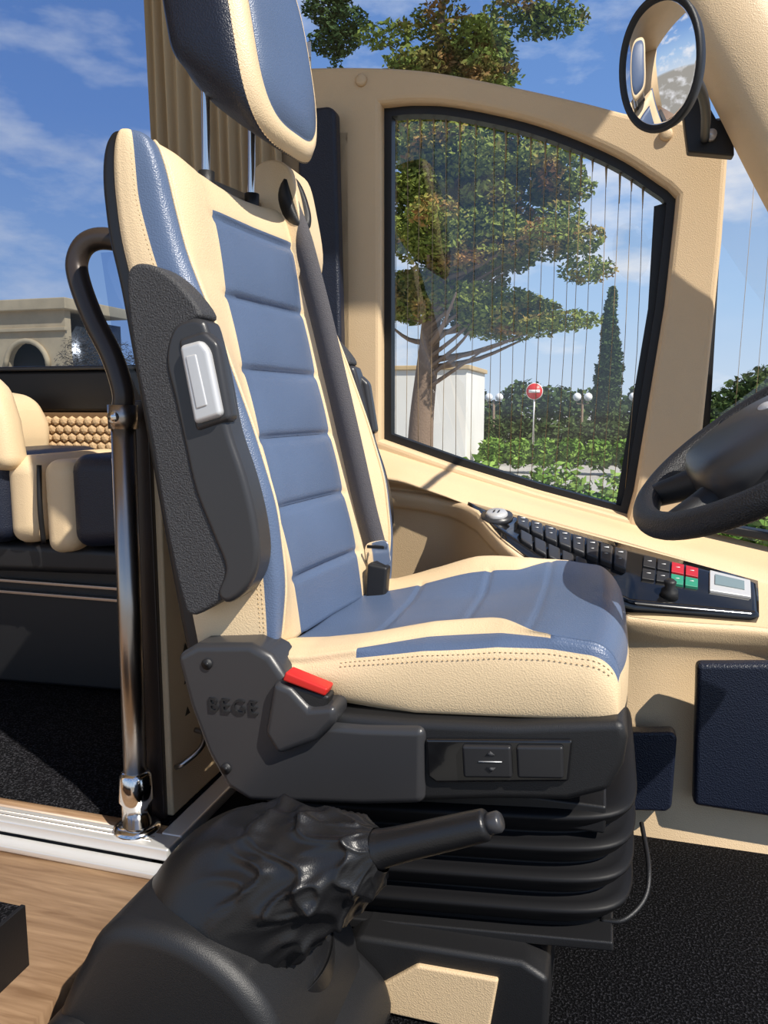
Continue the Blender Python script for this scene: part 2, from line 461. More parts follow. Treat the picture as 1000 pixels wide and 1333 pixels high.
# ---- armrests folded up on both sides
def armrest(pref, y, dx, dz, sgn):
    o = [(-.641, 1.010), (-.631, 1.041), (-.598, 1.040), (-.560, 1.015), (-.528, .975), (-.545, .962), (-.569, .943), (-.577, .913), (-.564, .860), (-.551, .797), (-.537, .734), (-.511, .670), (-.495, .627), (-.498, .594), (-.521, .572), (-.560, .555), (-.575, .589), (-.595, .688), (-.614, .818), (-.632, .914)]
    o = [(a+dx, b+dz) for a, b in o]
    prism(pref+"_shell", o, y, y+sgn*.05, "plastic_g", .014, 5, smooth_n=4, ang=50)
    i = [(-.570, .955), (-.545, .968), (-.527, .966), (-.517, .952), (-.501, .885), (-.489, .819), (-.468, .757), (-.453, .694), (-.450, .641), (-.466, .602), (-.497, .578), (-.515, .59), (-.503, .627), (-.519, .67), (-.545, .734), (-.559, .797), (-.572, .860), (-.583, .913)]
    i = [(a+dx, b+dz) for a, b in i]
    prism(pref+"_inner_pad", i, y-sgn*.004, y+sgn*.045, "plastic_s", .011, 5, smooth_n=4, ang=50)
    s_ = [(-.553+dx, .931+dz), (-.521+dx, .938+dz), (-.509+dx, .925+dz), (-.492+dx, .838+dz), (-.534+dx, .826+dz)]
    prism(pref+"_latch_surround", [(-.561+dx, .941+dz), (-.521+dx, .952+dz), (-.500+dx, .934+dz), (-.483+dx, .832+dz), (-.538+dx, .815+dz)], y-sgn*.008, y+sgn*.02, "plastic_s", .008, 3)
    prism(pref+"_latch_lever", s_, y-sgn*.018, y+sgn*.012, "silver", .007, 4)
    prism(pref+"_latch_recess", [(-.543+dx, .917+dz), (-.526+dx, .920+dz), (-.511+dx, .851+dz), (-.529+dx, .846+dz)], y-sgn*.0195, y, "silver", .003, 3)
armrest("armrest_near", .948, 0, 0, 1)
armrest("armrest_far", 1.53, .033, -.035, -1)

# ---- seat base covers
lo = [(-.585, .494), (-.550, .514), (-.467, .522), (-.435, .508), (-.412, .477), (-.390, .442), (-.355, .418), (-.30, .420), (-.215, .428), (-.215, .32), (-.30, .305), (-.473, .285), (-.510, .302), (-.540, .352), (-.566, .42)]
prism("recliner_side_cover", lo, .945, 1.02, "plastic_s", .012, 4)
prism("recliner_side_cover_far", lo, 1.46, 1.53, "plastic_s", .012, 4)
fr_ = [(-.40, .43), (-.32, .43), (-.237, .432), (-.10, .442), (.036, .463), (.042, .44), (.038, .405), (.022, .368), (-.028, .347), (-.12, .335), (-.25, .312), (-.36, .30), (-.47, .29), (-.50, .34)]
prism("seat_pan_skirt", fr_, .955, 1.51, "plastic", .012, 4)
prism("switch_bezel", [(-.215, .412), (-.025, .434), (-.028, .378), (-.20, .352), (-.212, .36)], .948, .97, "gloss", .004)
prism("height_rocker", [(-.165, .412), (-.101, .419), (-.098, .376), (-.162, .368)], .941, .96, "switch", .004)
prism("tilt_rocker", [(-.095, .42), (-.036, .427), (-.034, .384), (-.092, .377)], .941, .96, "switch", .004)
prism("rocker_mark_up", [(-.133, .404), (-.127, .410), (-.121, .4055)], .9395, .942, "plastic_g", 0)
prism("rocker_mark_down", [(-.132, .387), (-.120, .3885), (-.1255, .382)], .9395, .942, "plastic_g", 0)
prism("rocker_mark_line", [(-.142, .3935), (-.112, .3970), (-.112, .3980), (-.142, .3945)], .9397, .942, "silver", 0)
prism("buckle_sleeve", [(-.425, .478), (-.398, .47), (-.372, .445), (-.335, .452), (-.333, .43), (-.36, .40), (-.42, .37), (-.44, .40)], .928, .985, "plastic_s", .010, 4)
prism("buckle_body", [(-.419, .476), (-.345, .462), (-.360, .415), (-.42, .43)], .935, .962, "plastic", .005)
prism("buckle_release_button", [(-.407, .492), (-.346, .474), (-.350, .463), (-.412, .479)], .931, .958, "red", .003)
for (x, z) in ((-.533, .487), (-.508, .333)):
    tube("cover_screw", [(x, .950, z), (x, .942, z)], .008, "plastic", smooth_n=0, res=20)
    tube("cover_screw_socket", [(x, .943, z), (x, .9412, z)], .004, "rubber", smooth_n=0, res=6)
cu = bpy.data.curves.new("embossed_lettering", 'FONT'); cu.body = "BEGE"; cu.size = .030; cu.extrude = .002; cu.space_character = 1.2
tmp = bpy.data.objects.new("t", cu); COL.objects.link(tmp); bpy.context.view_layer.update()
me = bpy.data.meshes.new_from_object(tmp.evaluated_get(bpy.context.evaluated_depsgraph_get())); bpy.data.objects.remove(tmp)
me.materials.clear(); me.materials.append(M["plastic"])
me.transform(Matrix.Translation((-.533, .944, .417)) @ Matrix.Rotation(rad(-2), 4, 'Y') @ Matrix.Rotation(rad(90), 4, 'X'))
link(bpy.data.objects.new("embossed_lettering", me))

# ---- bellows
V = []; F = []; nseg = 56
def rr(ax, ay, p=7): return superell(ax, ay, p, nseg)
levels = []
NP = 4
for k in range(NP):
    for q, ins in ((0, .024), (.06, .012), (.14, .003), (.22, 0), (.30, .001), (.60, .010), (.80, .018), (.95, .026)):
        levels.append((k+q, ins))
levels.append((NP, .022))
for lv, ins in levels:
    z = .298-.18*lv/NP
    for a, b in rr(.285-ins, .230-ins):
        x = -.222+a; V.append((x, 1.215+b, z+.10*(x+.215)))
for l in range(len(levels)-1):
    for i in range(nseg):
        j = (i+1) % nseg; F.append((l*nseg+i, l*nseg+j, (l+1)*nseg+j, (l+1)*nseg+i))
F.append(tuple(range(nseg))); F.append(tuple((len(levels)-1)*nseg+i for i in range(nseg-1, -1, -1)))
mesh_obj("suspension_bellows", V, F, "bellows")
box("bellows_top_frame", -.46, .02, 1.0, 1.45, .285, .325, "rubber", .004)
prism("base_plate", [(-.40, .098), (.035, .142), (.037, .128), (-.40, .082)], .985, 1.44, "plastic", .003)
prism("pedestal", [(-.335, 0), (-.335, .085), (-.31, .108), (-.08, .118), (-.045, .10), (-.045, 0)], .945, 1.40, "plastic", .008)
prism("pedestal_cream_insert", [(-.278, .004), (-.277, .043), (-.222, .087), (-.110, .090), (-.122, .004)], .938, .96, "shellcream", .004)
tube("fore_aft_release_bar", [(.02, 1.03, .140), (.05, 1.03, .147), (.078, 1.06, .165), (.084, 1.10, .19), (.078, 1.2, .20)], .0035, "plastic")

# ================================================================ handbrake + console
hb = group("handbrake_lever")
path = cr([(-.435, .82, .13), (-.430, .815, .195), (-.400, .810, .250), (-.350, .800, .285), (-.295, .792, .314), (-.252, .786, .338), (-.228, .782, .351)], 20)
radp = [(0, .130), (.15, .126), (.32, .106), (.5, .082), (.68, .062), (.82, .044), (.93, .030), (1, .023)]
N = len(path); RES = 160; V = []; F = []
for i, p in enumerate(path):
    s_ = i/(N-1); t = (path[min(i+1, N-1)]-path[max(i-1, 0)]).normalized()
    nrm = Vector((0, 1, 0)); nrm = (nrm-t*nrm.dot(t)).normalized(); bn = t.cross(nrm)
    R = float(np.interp(s_, [a for a, _ in radp], [b for _, b in radp]))
    env = sstep(.30, .62, s_)*(1-.6*sstep(.88, 1, s_))
    for k in range(RES):
        a = 2*math.pi*k/RES
        q = Vector((math.cos(a), math.sin(a), s_*2.4))
        wa = noise.noise(q*1.2); wb = noise.noise(q*1.5+Vector((5, 2, 9))); wc_ = noise.noise(q*3.0+Vector((1, 8, 3)))
        cre = (1-abs(math.sin(11*s_+1.3*math.sin(a+.5)+3.2*wa)))**2.2      # ridge crests running across
        diag = (1-abs(math.sin(1.5*a+6*s_+3.5*wb)))**3                      # long diagonal gathers
        fine = (1-abs(wc_)*2.2)
        r = R*(1+env*(.15*cre+.16*diag+.05*fine-.09)+.10*wb*sstep(.15, .5, s_))
        V.append(p+nrm*math.cos(a)*r+bn*math.sin(a)*r)
for i in range(N-1):
    for k in range(RES): F.append((i*RES+k, i*RES+(k+1) % RES, (i+1)*RES+(k+1) % RES, (i+1)*RES+k))
ob = mesh_obj("leather_boot", V, F, "leatherette")
sd = ob.modifiers.new("s", 'SMOOTH'); sd.factor = .5; sd.iterations = 3
g0, g1 = Vector((-.240, .783, .346)), Vector((-.105, .775, .405)); gd = (g1-g0).normalized()
tube("grip", [g0, g0+gd*.01, g0+gd*.02, g0.lerp(g1, .35), g0.lerp(g1, .7), g1-gd*.012, g1-gd*.003, g1], .02, "leatherette", res=24, smooth_n=3, radii=[.021, .0225, .021, .0195, .0185, .0175, .0165, .012])
tube("release_button", [g1-gd*.004, g1+gd*.012, g1+gd*.015], .009, "plastic_s", smooth_n=0, radii=[.0115, .0115, .009], res=20)
tube("boot_collar", [g0-gd*.008, g0+gd*.004], .0235, "plastic", smooth_n=0, res=24)
prof = [(-.612, .05), (-.612, .11), (-.590, .165), (-.568, .205), (-.548, .240), (-.52, .262), (-.480, .268), (-.43, .262), (-.38, .240), (-.34, .205), (-.315, .160), (-.30, .11), (-.295, .0), (-.45, 0), (-.60, 0)]
prism("console_hump", prof, .685, .93, "plastic", .055, 8, smooth_n=4, ang=60)
prism("console_flange", [(-.635, 0), (-.635, .09), (-.620, .118), (-.58, .14), (-.54, .12), (-.54, 0)], .66, .95, "plastic", .02, 4)
prism("console_skirt", [(-.56, 0), (-.56, .10), (-.50, .14), (-.33, .12), (-.26, .06), (-.25, 0)], .64, .95, "plastic", .03, 5)

# ================================================================ grab pole
gp = group("grab_pole")
tube("pole_tube", [(-.755, 1.08, .12), (-.746, 1.08, .835)], .0195, "steel", smooth_n=0, res=28)
tube("pole_floor_flange", [(-.755, 1.08, .120), (-.755, 1.08, .130), (-.755, 1.08, .136)], .04, "chrome", smooth_n=0, res=32, radii=[.040, .040, .03])
tube("pole_floor_sleeve", [(-.755, 1.08, .13), (-.7545, 1.08, .175), (-.7545, 1.08, .182), (-.754, 1.08, .225), (-.754, 1.08, .232)], .025, "chrome", smooth_n=0, res=32, radii=[.0255, .0255, .030, .0265, .021])
tube("pole_clamp", [(-.7465, 1.08, .815), (-.746, 1.08, .853)], .0235, "steel", smooth_n=0, res=28)
tube("pole_clamp_bolt", [(-.747, 1.052, .834), (-.747, 1.11, .834)], .009, "chrome", smooth_n=0)
tube("upper_handrail", [(-.746, 1.08, .845), (-.744, 1.08, .875), (-.765, 1.085, .93), (-.800, 1.09, .99), (-.826, 1.095, 1.05), (-.832, 1.10, 1.085), (-.815, 1.105, 1.112), (-.780, 1.115, 1.118), (-.72, 1.14, 1.10), (-.70, 1.2, 1.09), (-.70, 1.45, 1.09)], .0175, "brown", res=20)
pane("handrail_glass_panel", [(-.805, 1.10), (-.72, 1.10), (-.72, .86), (-.745, .87), (-.79, .97)], 1.125, "glass_u")

part = group("cabin_partition")
box("partition_panel", -.735, -.715, 1.13, 1.60, .125, .86, "shellcream", .005)
box("partition_edge_trim", -.760, -.726, 1.120, 1.134, .125, .86, "brown", .002)
V = []; F = []
for i in range(9):
    for j in range(5):
        y, z = 1.19+j*.035+(i % 2)*.0175, .30+i*.03; k = len(V); s_ = .009
        V += [(-.7145, y-s_, z-s_*.8), (-.7145, y+s_, z-s_*.8), (-.7145, y, z+s_)]; F.append((k, k+1, k+2))
mesh_obj("perforations", V, F, "warn", smooth=False)
tube("latch_handle", [(-.712, 1.14, .215), (-.695, 1.14, .225), (-.675, 1.165, .245), (-.68, 1.185, .262), (-.70, 1.19, .265)], .005, "steel")
top()

# ================================================================ floors
box("floor", -.69, 2.2, .30, 1.95, -.05, 0.0, "carpet", 0)
pf = group("passenger_platform")
box("platform_body", -4.2, -.705, 1.075, 2.02, -.05, .118, "carpet", 0)
box("riser", -4.2, -.672, 1.045, 1.075, -.05, .105, "plastic", 0)
box("riser_side", -.705, -.675, 1.045, 2.02, -.05, .105, "plastic", 0)
box("platform_trim_front", -4.2, -.668, 1.035, 1.078, .103, .126, "alu", .004)
box("platform_trim_front_groove", -4.2, -.71, 1.050, 1.053, .1255, .127, "steel", 0)
box("platform_trim_front_groove_rear", -4.2, -.71, 1.062, 1.064, .1255, .127, "steel", 0)
box("platform_trim_front_lip", -4.2, -.668, 1.005, 1.036, .088, .100, "alu", .003)
box("platform_trim_side", -.708, -.668, 1.078, 1.60, .103, .126, "alu", .004)
box("platform_wood_strip", -4.2, -.71, 1.080, 1.105, .116, .123, "wood", 0)
top()
box("aisle_floor", -4.2, -.66, -.3, 1.04, -.05, .088, "wood", 0)
bx_ = group("carpeted_step_box")
box("box_body", -1.2, -.742, .50, .785, .088, .165, "wood", .003)
box("box_carpet_top", -1.2, -.738, .50, .790, .165, .178, "carpet", .003)
box("box_edge_trim", -.742, -.735, .50, .792, .088, .178, "rubber", .001)
top()

# ================================================================ side wall & driver's window
def arc(pts, n=6): return [(p[0], p[1]) for p in cr([(a, b, 0) for a, b in pts], n)]
win_top = arc([(-.530, 1.547), (-.45, 1.545), (-.347, 1.528), (-.172, 1.474), (-.003, 1.394), (.110, 1.315)])
win = win_top+[(.128, 1.296), (.126, 1.25), (.115, 1.069), (.092, .867), (.068, .66), (.055, .600)]+[(-.150, .651), (-.336, .706), (-.530, .770)]
fr_top = arc([(-.80, 1.640), (-.753, 1.648), (-.587, 1.633), (-.42, 1.606), (-.242, 1.557), (-.073, 1.504), (.042, 1.465), (.15, 1.445)])
frame_outer = fr_top+[(.225, 1.44), (.222, 1.20), (.205, .80), (.196, .50), (-.10, .50), (-.80, .50)]
wall = group("wall_driver_side")
plate("window_surround", [frame_outer, win], 1.815, 1.875, "shellcream", .012)
for (x, z) in ((-.575, 1.60), (.10, 1.42)):
    tube("trim_stud", [(x, 1.816, z), (x, 1.808, z), (x, 1.805, z)], .013, "shellcream", smooth_n=0, radii=[.014, .013, .008], res=20)
prism("navy_pillar_pad", [(-.715, 1.02), (-.715, 1.515), (-.705, 1.533), (-.635, 1.533), (-.621, 1.52), (-.612, 1.02), (-.612, .75), (-.715, .75)], 1.76, 1.80, "navy", .015, 4)
box("pillar_panel", -.80, -.60, 1.815, 1.86, .12, 1.50, "shellcream", .01)
wall2 = group("wall_passenger_side")
box("outer_skin_lower", -.80, 2.2, 1.93, 1.97, -.9, .50, "shellcream", 0)
box("wall_under_passenger_window", -4.2, -.80, 1.98, 2.03, -.9, .80, "shellcream", 0)

w1 = group("window_1")
def shrink(lp, d):
    out = []
    n_ = len(lp)
    for i in range(n_):
        a = Vector(lp[i-1]); b = Vector(lp[i]); c = Vector(lp[(i+1) % n_])
        t1 = (b-a).normalized(); t2 = (c-b).normalized(); t = (t1+t2)
        t = t.normalized() if t.length > 1e-6 else t1
        nn = Vector((t.y, -t.x)); k = 1/max(.5, nn.dot(Vector((t1.y, -t1.x))))
        out.append((b.x+nn.x*d*k, b.y+nn.y*d*k))
    return out
plate("rubber_gasket", [shrink(win, -.004), shrink(win, .018)], 1.85, 1.885, "rubber", 0)
pane("edge_frit_band", [(.085, 1.29), (.128, 1.30), (.126, 1.25), (.115, 1.069), (.092, .867), (.068, .66), (.055, .60), (.030, .62), (.058, .867), (.082, 1.069)], 1.8735, "rubber")
pane("window_pane", shrink(win, .002), 1.874, "glass")
wires = [-.505, -.478, -.447, -.415, -.385, -.352, -.315, -.272, -.245, -.218, -.188, -.155, -.128, -.10, -.075, -.05, -.02, .01, .035, .06]
def ztop_w(x): return float(np.interp(x, [p[0] for p in win_top], [p[1] for p in win_top]))-.022
def zbot_w(x): return float(np.interp(x, [-.53, -.336, -.15, .055], [.79, .726, .671, .62]))
for i, x in enumerate(wires):
    x2 = x if x < -.2 else x-.012
    zt, zb = ztop_w(x), zbot_w(x2)
    tube("heater_wire", [(x, 1.868, zt), (x+.003*math.sin(i*2.1), 1.868, (zt+zb)/2), (x2, 1.868, zb)], .0007, "wire", smooth_n=2, res=4)
    tube("heater_tab", [(x, 1.868, zt), (x+.001, 1.868, zt-.025-.02*((i*7) % 3))], .0015, "wire", smooth_n=0, radii=[.0028, .0008], res=6)
top()
w2 = group("window_2")
pane("upper_pane", [(-.86, 2.4), (-.86, 1.6)]+[(p[0], p[1]-.015) for p in fr_top]+[(.15, 2.4)], 1.897, "glass_u")
gk = [Vector((p[0], 1.868, p[1]+.003)) for p in fr_top]
tube("gasket", gk, .006, "rubber", smooth_n=0, res=8)
box("sticker", -.752, -.728, 1.890, 1.8915, 1.665, 1.735, "lightblue", 0)
box("sticker_print", -.750, -.730, 1.8885, 1.8895, 1.69, 1.70, "navy", 0)
box("sticker_print_lower", -.750, -.730, 1.8885, 1.8895, 1.672, 1.676, "navy", 0)
w3 = group("window_3")
pane("front_side_pane", [(.20, .50), (.225, 1.5), (.9, 1.5), (.9, .45)], 1.88, "glass")
box("front_frit_band", .196, .225, 1.868, 1.879, .50, 1.46, "rubber", 0)
prism("front_gasket", [(.19, .60), (.9, .50), (.9, .48), (.19, .58)], 1.83, 1.88, "rubber", .004)
for x in (.27, .31, .35): tube("heater_wire", [(x+.02, 1.876, 1.5), (x, 1.876, .52)], .0005, "wire", smooth_n=0, res=4)
w4 = group("window_4")
pane("passenger_pane", [(-4.2, .93), (-.87, .93), (-.87, 2.4), (-4.2, 2.4)], 2.012, "glass_t")
box("passenger_pane_black_sill", -4.2, -.90, 1.93, 2.02, .835, .955, "rubber", .012)
box("sill_top_rail", -4.2, -.90, 1.925, 1.95, .955, .968, "plastic_s", .004)
box("window_post", -.93, -.86, 1.86, 2.02, .80, 2.4, "rubber", .005)
top()

# inner sill / dash side moulding (swept)
cs = group("side_console")
xs_ = list(np.linspace(-.80, .62, 72)); V = []; F = []; PL = None
def zwin(x): return float(np.interp(x, [-.8, -.53, -.336, -.15, .073, .36, .7], [.80, .748, .692, .640, .585, .520, .46]))
def zA(x): return float(np.interp(x, [-.8, -.45, -.287, .308, .7], [.725, .68, .630, .484, .41]))
def zE(x): return float(np.interp(x, [-.8, -.40, -.26, -.189, -.12, .058, .286, .7], [.69, .655, .630, .588, .543, .455, .438, .40]))
def yE(x): return 1.74-.20*sstep(-.36, -.17, x)+.05*sstep(.08, .35, x)
for x in xs_:
    a, e, y = zA(x), zE(x), yE(x)
    sec = [(1.86, zwin(x)+.02), (1.83, zwin(x)+.004), (1.80, zwin(x)-.006), (1.76, a+.030), (1.735, a+.012), (1.715, a-.002), (y+.015, e-.004), (y, e-.010), (y-.006, e-.022), (y+.002, e-.045), (y+.02, e-.09), (y+.01 if x > 0 else y+.03, .20), (1.52 if x > 0 else 1.60, 0.0)]
    q = cr([(0, b, c) for b, c in sec], 4)
    PL = len(q)
    V += [(x, p[1], p[2]) for p in q]
for i in range(len(xs_)-1):
    for k in range(PL-1): F.append((i*PL+k, (i+1)*PL+k, (i+1)*PL+k+1, i*PL+k+1))
mesh_obj("cream_moulding", V, F, "shellcream")

# black switch panel as a ruled surface between its far and near edges
UU = [0, .12, .25, .36, .60, 1.0]
NEAR = [(-.287, 1.69, .624), (-.195, 1.552, .590), (-.12, 1.532, .545), (-.06, 1.527, .514), (.058, 1.53, .458), (.300, 1.593, .440)]
def pp(u, v, h=0.0):
    A = Vector((-.292, 1.71, .630)).lerp(Vector((.315, 1.71, .486)), u)
    B = Vector([float(np.interp(u, UU, [q[i] for q in NEAR])) for i in range(3)])
    return A.lerp(B, v)+Vector((0, -.25, .95))*(.008+h+.003*math.sin(math.pi*v))
NUg, NVg = 40, 8
V = [pp(i/NUg, j/NVg) for i in range(NUg+1) for j in range(NVg+1)]
F = [(i*(NVg+1)+j, (i+1)*(NVg+1)+j, (i+1)*(NVg+1)+j+1, i*(NVg+1)+j+1) for i in range(NUg) for j in range(NVg)]
o = mesh_obj("switch_panel", V, F, "gloss"); s = o.modifiers.new("s", 'SOLIDIFY'); s.thickness = .03; s.offset = -1 if o.data.polygons[0].normal.z > 0 else 1
def keycap(name, u0, u1, v0, v1, h, m, bevel=.002):
    c = [pp(u0, v0), pp(u1, v0), pp(u1, v1), pp(u0, v1)]; up = Vector((0, -.25, .95)); c2 = [p+up*h for p in c]; c1 = [p-up*.004 for p in c]
    V = c1+c2; F = [(3, 2, 1, 0), (4, 5, 6, 7)]+[(i, (i+1) % 4, 4+(i+1) % 4, 4+i) for i in range(4)]
    o = mesh_obj(name, V, F, m); bev(o, bevel, 2); return o
for i in range(8):
    u0 = .18+i*.050
    keycap("rocker_switch", u0, u0+.044, .20, .54, .013, "plastic_s", .004)
    c = pp(u0+.0215, .30, .0150); c2 = pp(u0+.0215, .42, .0150)
    tube("switch_icon", [c+Vector((-.005, 0, 0)), c+Vector((.005, 0, 0))], .0013, "white", smooth_n=0, res=4)
    tube("switch_icon_lower", [c2+Vector((-.003, 0, 0)), c2+Vector((.003, 0, 0))], .0008, "white", smooth_n=0, res=4)
for i in range(5):
    u0 = .19+i*.050
    keycap("rocker_switch_front_row", u0, u0+.043, .64, .92, .011, "plastic_s", .004)
for i, mm in enumerate(("switch", "switch", "redsw", "redsw")):
    keycap("indicator_switch", .63+i*.046, .67+i*.046, .15, .36, .006, mm, .001)
    keycap("indicator_switch_lower", .63+i*.046, .67+i*.046, .40, .58, .006, "grnsw" if i > 1 else "switch", .001)
    for v in (.25, .48):
        c = pp(.65+i*.046, v, .0065)
        tube("indicator_icon", [c+Vector((-.004, 0, 0)), c+Vector((.004, 0, 0))], .0009, "white", smooth_n=0, res=4)
keycap("clock_bezel", .845, .975, .12, .60, .006, "silver")
keycap("clock_display", .862, .955, .22, .46, .008, "lcd", .0005)
kc = pp(.105, .56)
kn = Vector((0, -.25, .95)).normalized()
tube("parking_knob", [kc-kn*.002, kc+kn*.012, kc+kn*.016], .026, "silver", smooth_n=0, res=32, radii=[.024, .023, .020])
tube("parking_knob_ring", [kc-kn*.003, kc+kn*.008], .034, "plastic_s", smooth_n=0, res=32)
for dx in (-.005, .005): tube("knob_mark", [kc+kn*.0175+Vector((dx, -.008, 0)), kc+kn*.0175+Vector((dx, .008, 0))], .0016, "plastic", smooth_n=0, res=6)
jc = pp(.72, .76)
tube("mirror_joystick", [jc-kn*.01, jc+kn*.012, jc+kn*.016, jc+kn*.030, jc+kn*.034], .012, "plastic", smooth_n=0, res=20, radii=[.018, .016, .009, .012, .008])
prism("navy_lower_pad", [(.180, .375), (.42, .398), (.42, .09), (.188, .095)], 1.485, 1.52, "navy", .010, 3)
prism("navy_lower_pad_small", [(.05, .225), (.145, .238), (.153, .228), (.150, .085), (.140, .075), (.05, .065)], 1.485, 1.52, "navy", .010, 3)
ap = group("windscreen_pillar")
pr_ = cr([(-.04, 1.62, 1.80), (.062, 1.62, 1.60), (.155, 1.62, 1.435), (.250, 1.64, 1.265), (.36, 1.68, 1.09), (.49, 1.74, .90), (.60, 1.80, .70)], 8)
V = []; F = []
for i, p in enumerate(pr_):
    t = (pr_[min(i+1, len(pr_)-1)]-pr_[max(i-1, 0)]).normalized(); nn = Vector((0, 1, 0)).cross(t).normalized()
    if nn.x < 0: nn = -nn
    for a, b in superell(.075, .07, 3.0, 24): V.append(p+nn*(a+.078)+Vector((0, 1, 0))*b)
for i in range(len(pr_)-1):
    for k in range(24): F.append((i*24+k, i*24+(k+1) % 24, (i+1)*24+(k+1) % 24, (i+1)*24+k))
mesh_obj("pillar_cover", V, F, "shellcream")
prism("mirror_mount_plate", [(.10, 1.55), (.185, 1.40), (.215, 1.40), (.22, 1.33), (.135, 1.345)], 1.69, 1.72, "rubber", .004)
tube("mount_screw", [(.175, 1.69, 1.370), (.175, 1.675, 1.370)], .010, "silver", smooth_n=0, res=16)
top()

# convex mirror
mg = group("interior_convex_mirror")
mc = Vector((.054, 1.20, 1.320)); mn = Vector((-.60, -.78, -.15)).normalized(); ms = Vector((0, 0, 1)).cross(mn).normalized(); mu = mn.cross(ms).normalized()
mo = superell(.061, .083, 2.1, 64)
def mmap(a, b, w): return mc+ms*a+mu*b+mn*(w)
ring_loft("mirror_housing", mo, [(.3, .3, -.035, 0), (.8, .8, -.03, 0), (1.0, 1.0, -.012, 0), (1.05, 1.05, 0, 0), (1.04, 1.04, .006, 0), (.985, .985, .006, 0), (.97, .97, .001, 0)], mmap, ["plastic"])
lay = [(s_, s_, .013*(1-s_*s_)+.001, 0) for s_ in (.97, .9, .8, .7, .6, .5, .4, .3, .2, .1, .02)]
ring_loft("mirror_glass", mo, lay, mmap, ["mirror"])
tube("mirror_arm", [mc-mn*.03, mc-mn*.06+Vector((.02, .05, 0)), (.14, 1.45, 1.34), (.165, 1.690, 1.365)], .008, "plastic")
top()

# ================================================================ steering wheel
sw = group("steering_wheel")
ang = rad(36); wr = .225; ph = rad(8)
wn0 = Vector((-math.sin(ang), 0, math.cos(ang)))
wd = Vector((math.cos(ang), 0, math.sin(ang)))
wy = Vector((0, 1, 0))*math.cos(ph)+wn0*math.sin(ph)
wn_ = wd.cross(wy).normalized()
if wn_.z < 0: wn_ = -wn_
wc = Vector((.068, 1.245, .680))+wd*wr
def wp(a, r, h=0): return wc+(wd*math.cos(a)+wy*math.sin(a))*r+wn_*h
tube("rim", [wp(2*math.pi*i/64, wr) for i in range(64)], .0205, "wheelrim", closed=True, res=20, smooth_n=0)
def wmap(a, b, w): return wc-wd*.035+wy*a+wd*b+wn_*w
ring_loft("airbag_hub", superell(.118, .105, 3, 40), [(.7, .7, -.06, 0), (1, 1, -.040, 0), (1.03, 1.03, -.005, 0), (1.0, 1.0, .020, 0), (.9, .9, .036, 0), (.6, .6, .046, 0), (.02, .02, .050, 0)], wmap, ["plastic_s"])
for i, a in enumerate((rad(100), rad(-100), rad(155), rad(-155))):
    p0, p1 = wp(a, .06, -.015), wp(a, wr-.005, -.002)
    tube("spoke_%d" % (i+1), [p0, p0.lerp(p1, .5)+wn_*(-.004), p1], .016, "plastic", res=12, radii=[.034, .026, .019])
tube("steering_column", [wc-wn_*.04, wc-wn_*.30], .045, "plastic", smooth_n=0, res=24, radii=[.055, .075])
def emap(a, b, w): return wc+wy*a+wd*b+wn_*(.048+w)
ring_loft("hub_emblem", superell(.018, .010, 2, 24), [(1, 1, -.004, 0), (1, 1, .001, 0), (.9, .9, .002, 0)], emap, ["silver"])
top()

# ================================================================ curtain
cg = group("window_curtain")
V = []; F = []; NXc = 200; NZc = 14
for j in range(NZc+1):
    z = .97+(2.35-.97)*j/NZc
    for i in range(NXc+1):
        s_ = i/NXc; w_ = .36+.012*math.sin(z*3)
        x = -1.125+w_*s_+.02*(1.8-z)*.6
        y = 1.80+.012*math.sin(s_*2*math.pi*11+.5*math.sin(z*2.3)+1.2*math.sin(s_*9))+.005*math.sin(s_*31+z*3)
        V.append((x, y, z))
for j in range(NZc):
    for i in range(NXc): a = j*(NXc+1)+i; F.append((a, a+1, a+NXc+2, a+NXc+1))
mesh_obj("curtain_cloth", V, F, "curtain")
top()

# ================================================================ passenger seats + background furniture
def pseat(dx):
    g = group("passenger_seat")
    def blk(name, x0, x1, z0, z1, y0, y1, m, b=.04): return prism(name, [(x0+dx, z0), (x1+dx, z0+.015), (x1+dx, z1), (x0+dx, z1-.0)], y0, y1, m, b, 6)
    blk("cushion_front_cream", -1.38, -1.275, .515, .735, 1.50, 1.88, "cream", .045)
    blk("cushion_band_cream", -1.262, -1.17, .50, .728, 1.49, 1.88, "cream", .035)
    blk("cushion_band_navy", -1.185, -1.03, .52, .742, 1.486, 1.88, "navy", .04)
    blk("cushion_band_navy_rear", -1.62, -1.36, .51, .742, 1.485, 1.88, "navy", .04)
    tube("cushion_piping", [(-1.060+dx, 1.494, .735), (-1.048+dx, 1.484, .65), (-1.060+dx, 1.494, .54)], .006, "lightblue")
    tube("seam_gap", [(-1.268+dx, 1.50, .53), (-1.264+dx, 1.490, .62), (-1.268+dx, 1.50, .715)], .006, "rubber")
    blk("seat_pan", -1.60, -1.06, .44, .52, 1.53, 1.87, "plastic", .02)
    prism("seat_backrest", [(-1.70+dx, .62), (-1.54+dx, .62), (-1.52+dx, .80), (-1.56+dx, .88), (-1.70+dx, .90)], 1.50, 1.88, "cream", .045, 6)
    prism("seat_backrest_side", [(-1.53+dx, .70), (-1.32+dx, .70), (-1.335+dx, .82), (-1.36+dx, .90), (-1.42+dx, .94), (-1.56+dx, .95)], 1.47, 1.55, "cream", .035, 6)
    blk("seat_plinth", -1.58, -1.10, .118, .46, 1.62, 1.87, "plastic", .01)
    for z in (.40, .37): box("plinth_strip", -1.59+dx, -1.09+dx, 1.60, 1.625, z, z+.008, "steel", .001)
    top()
pseat(0); pseat(-.95)
hp = group("honeycomb_trim_panel")
box("padded_panel", -3.0, -1.0, 1.93, 1.97, .60, .835, "hexbase", .01)
V = []; F = []; R0 = .0155
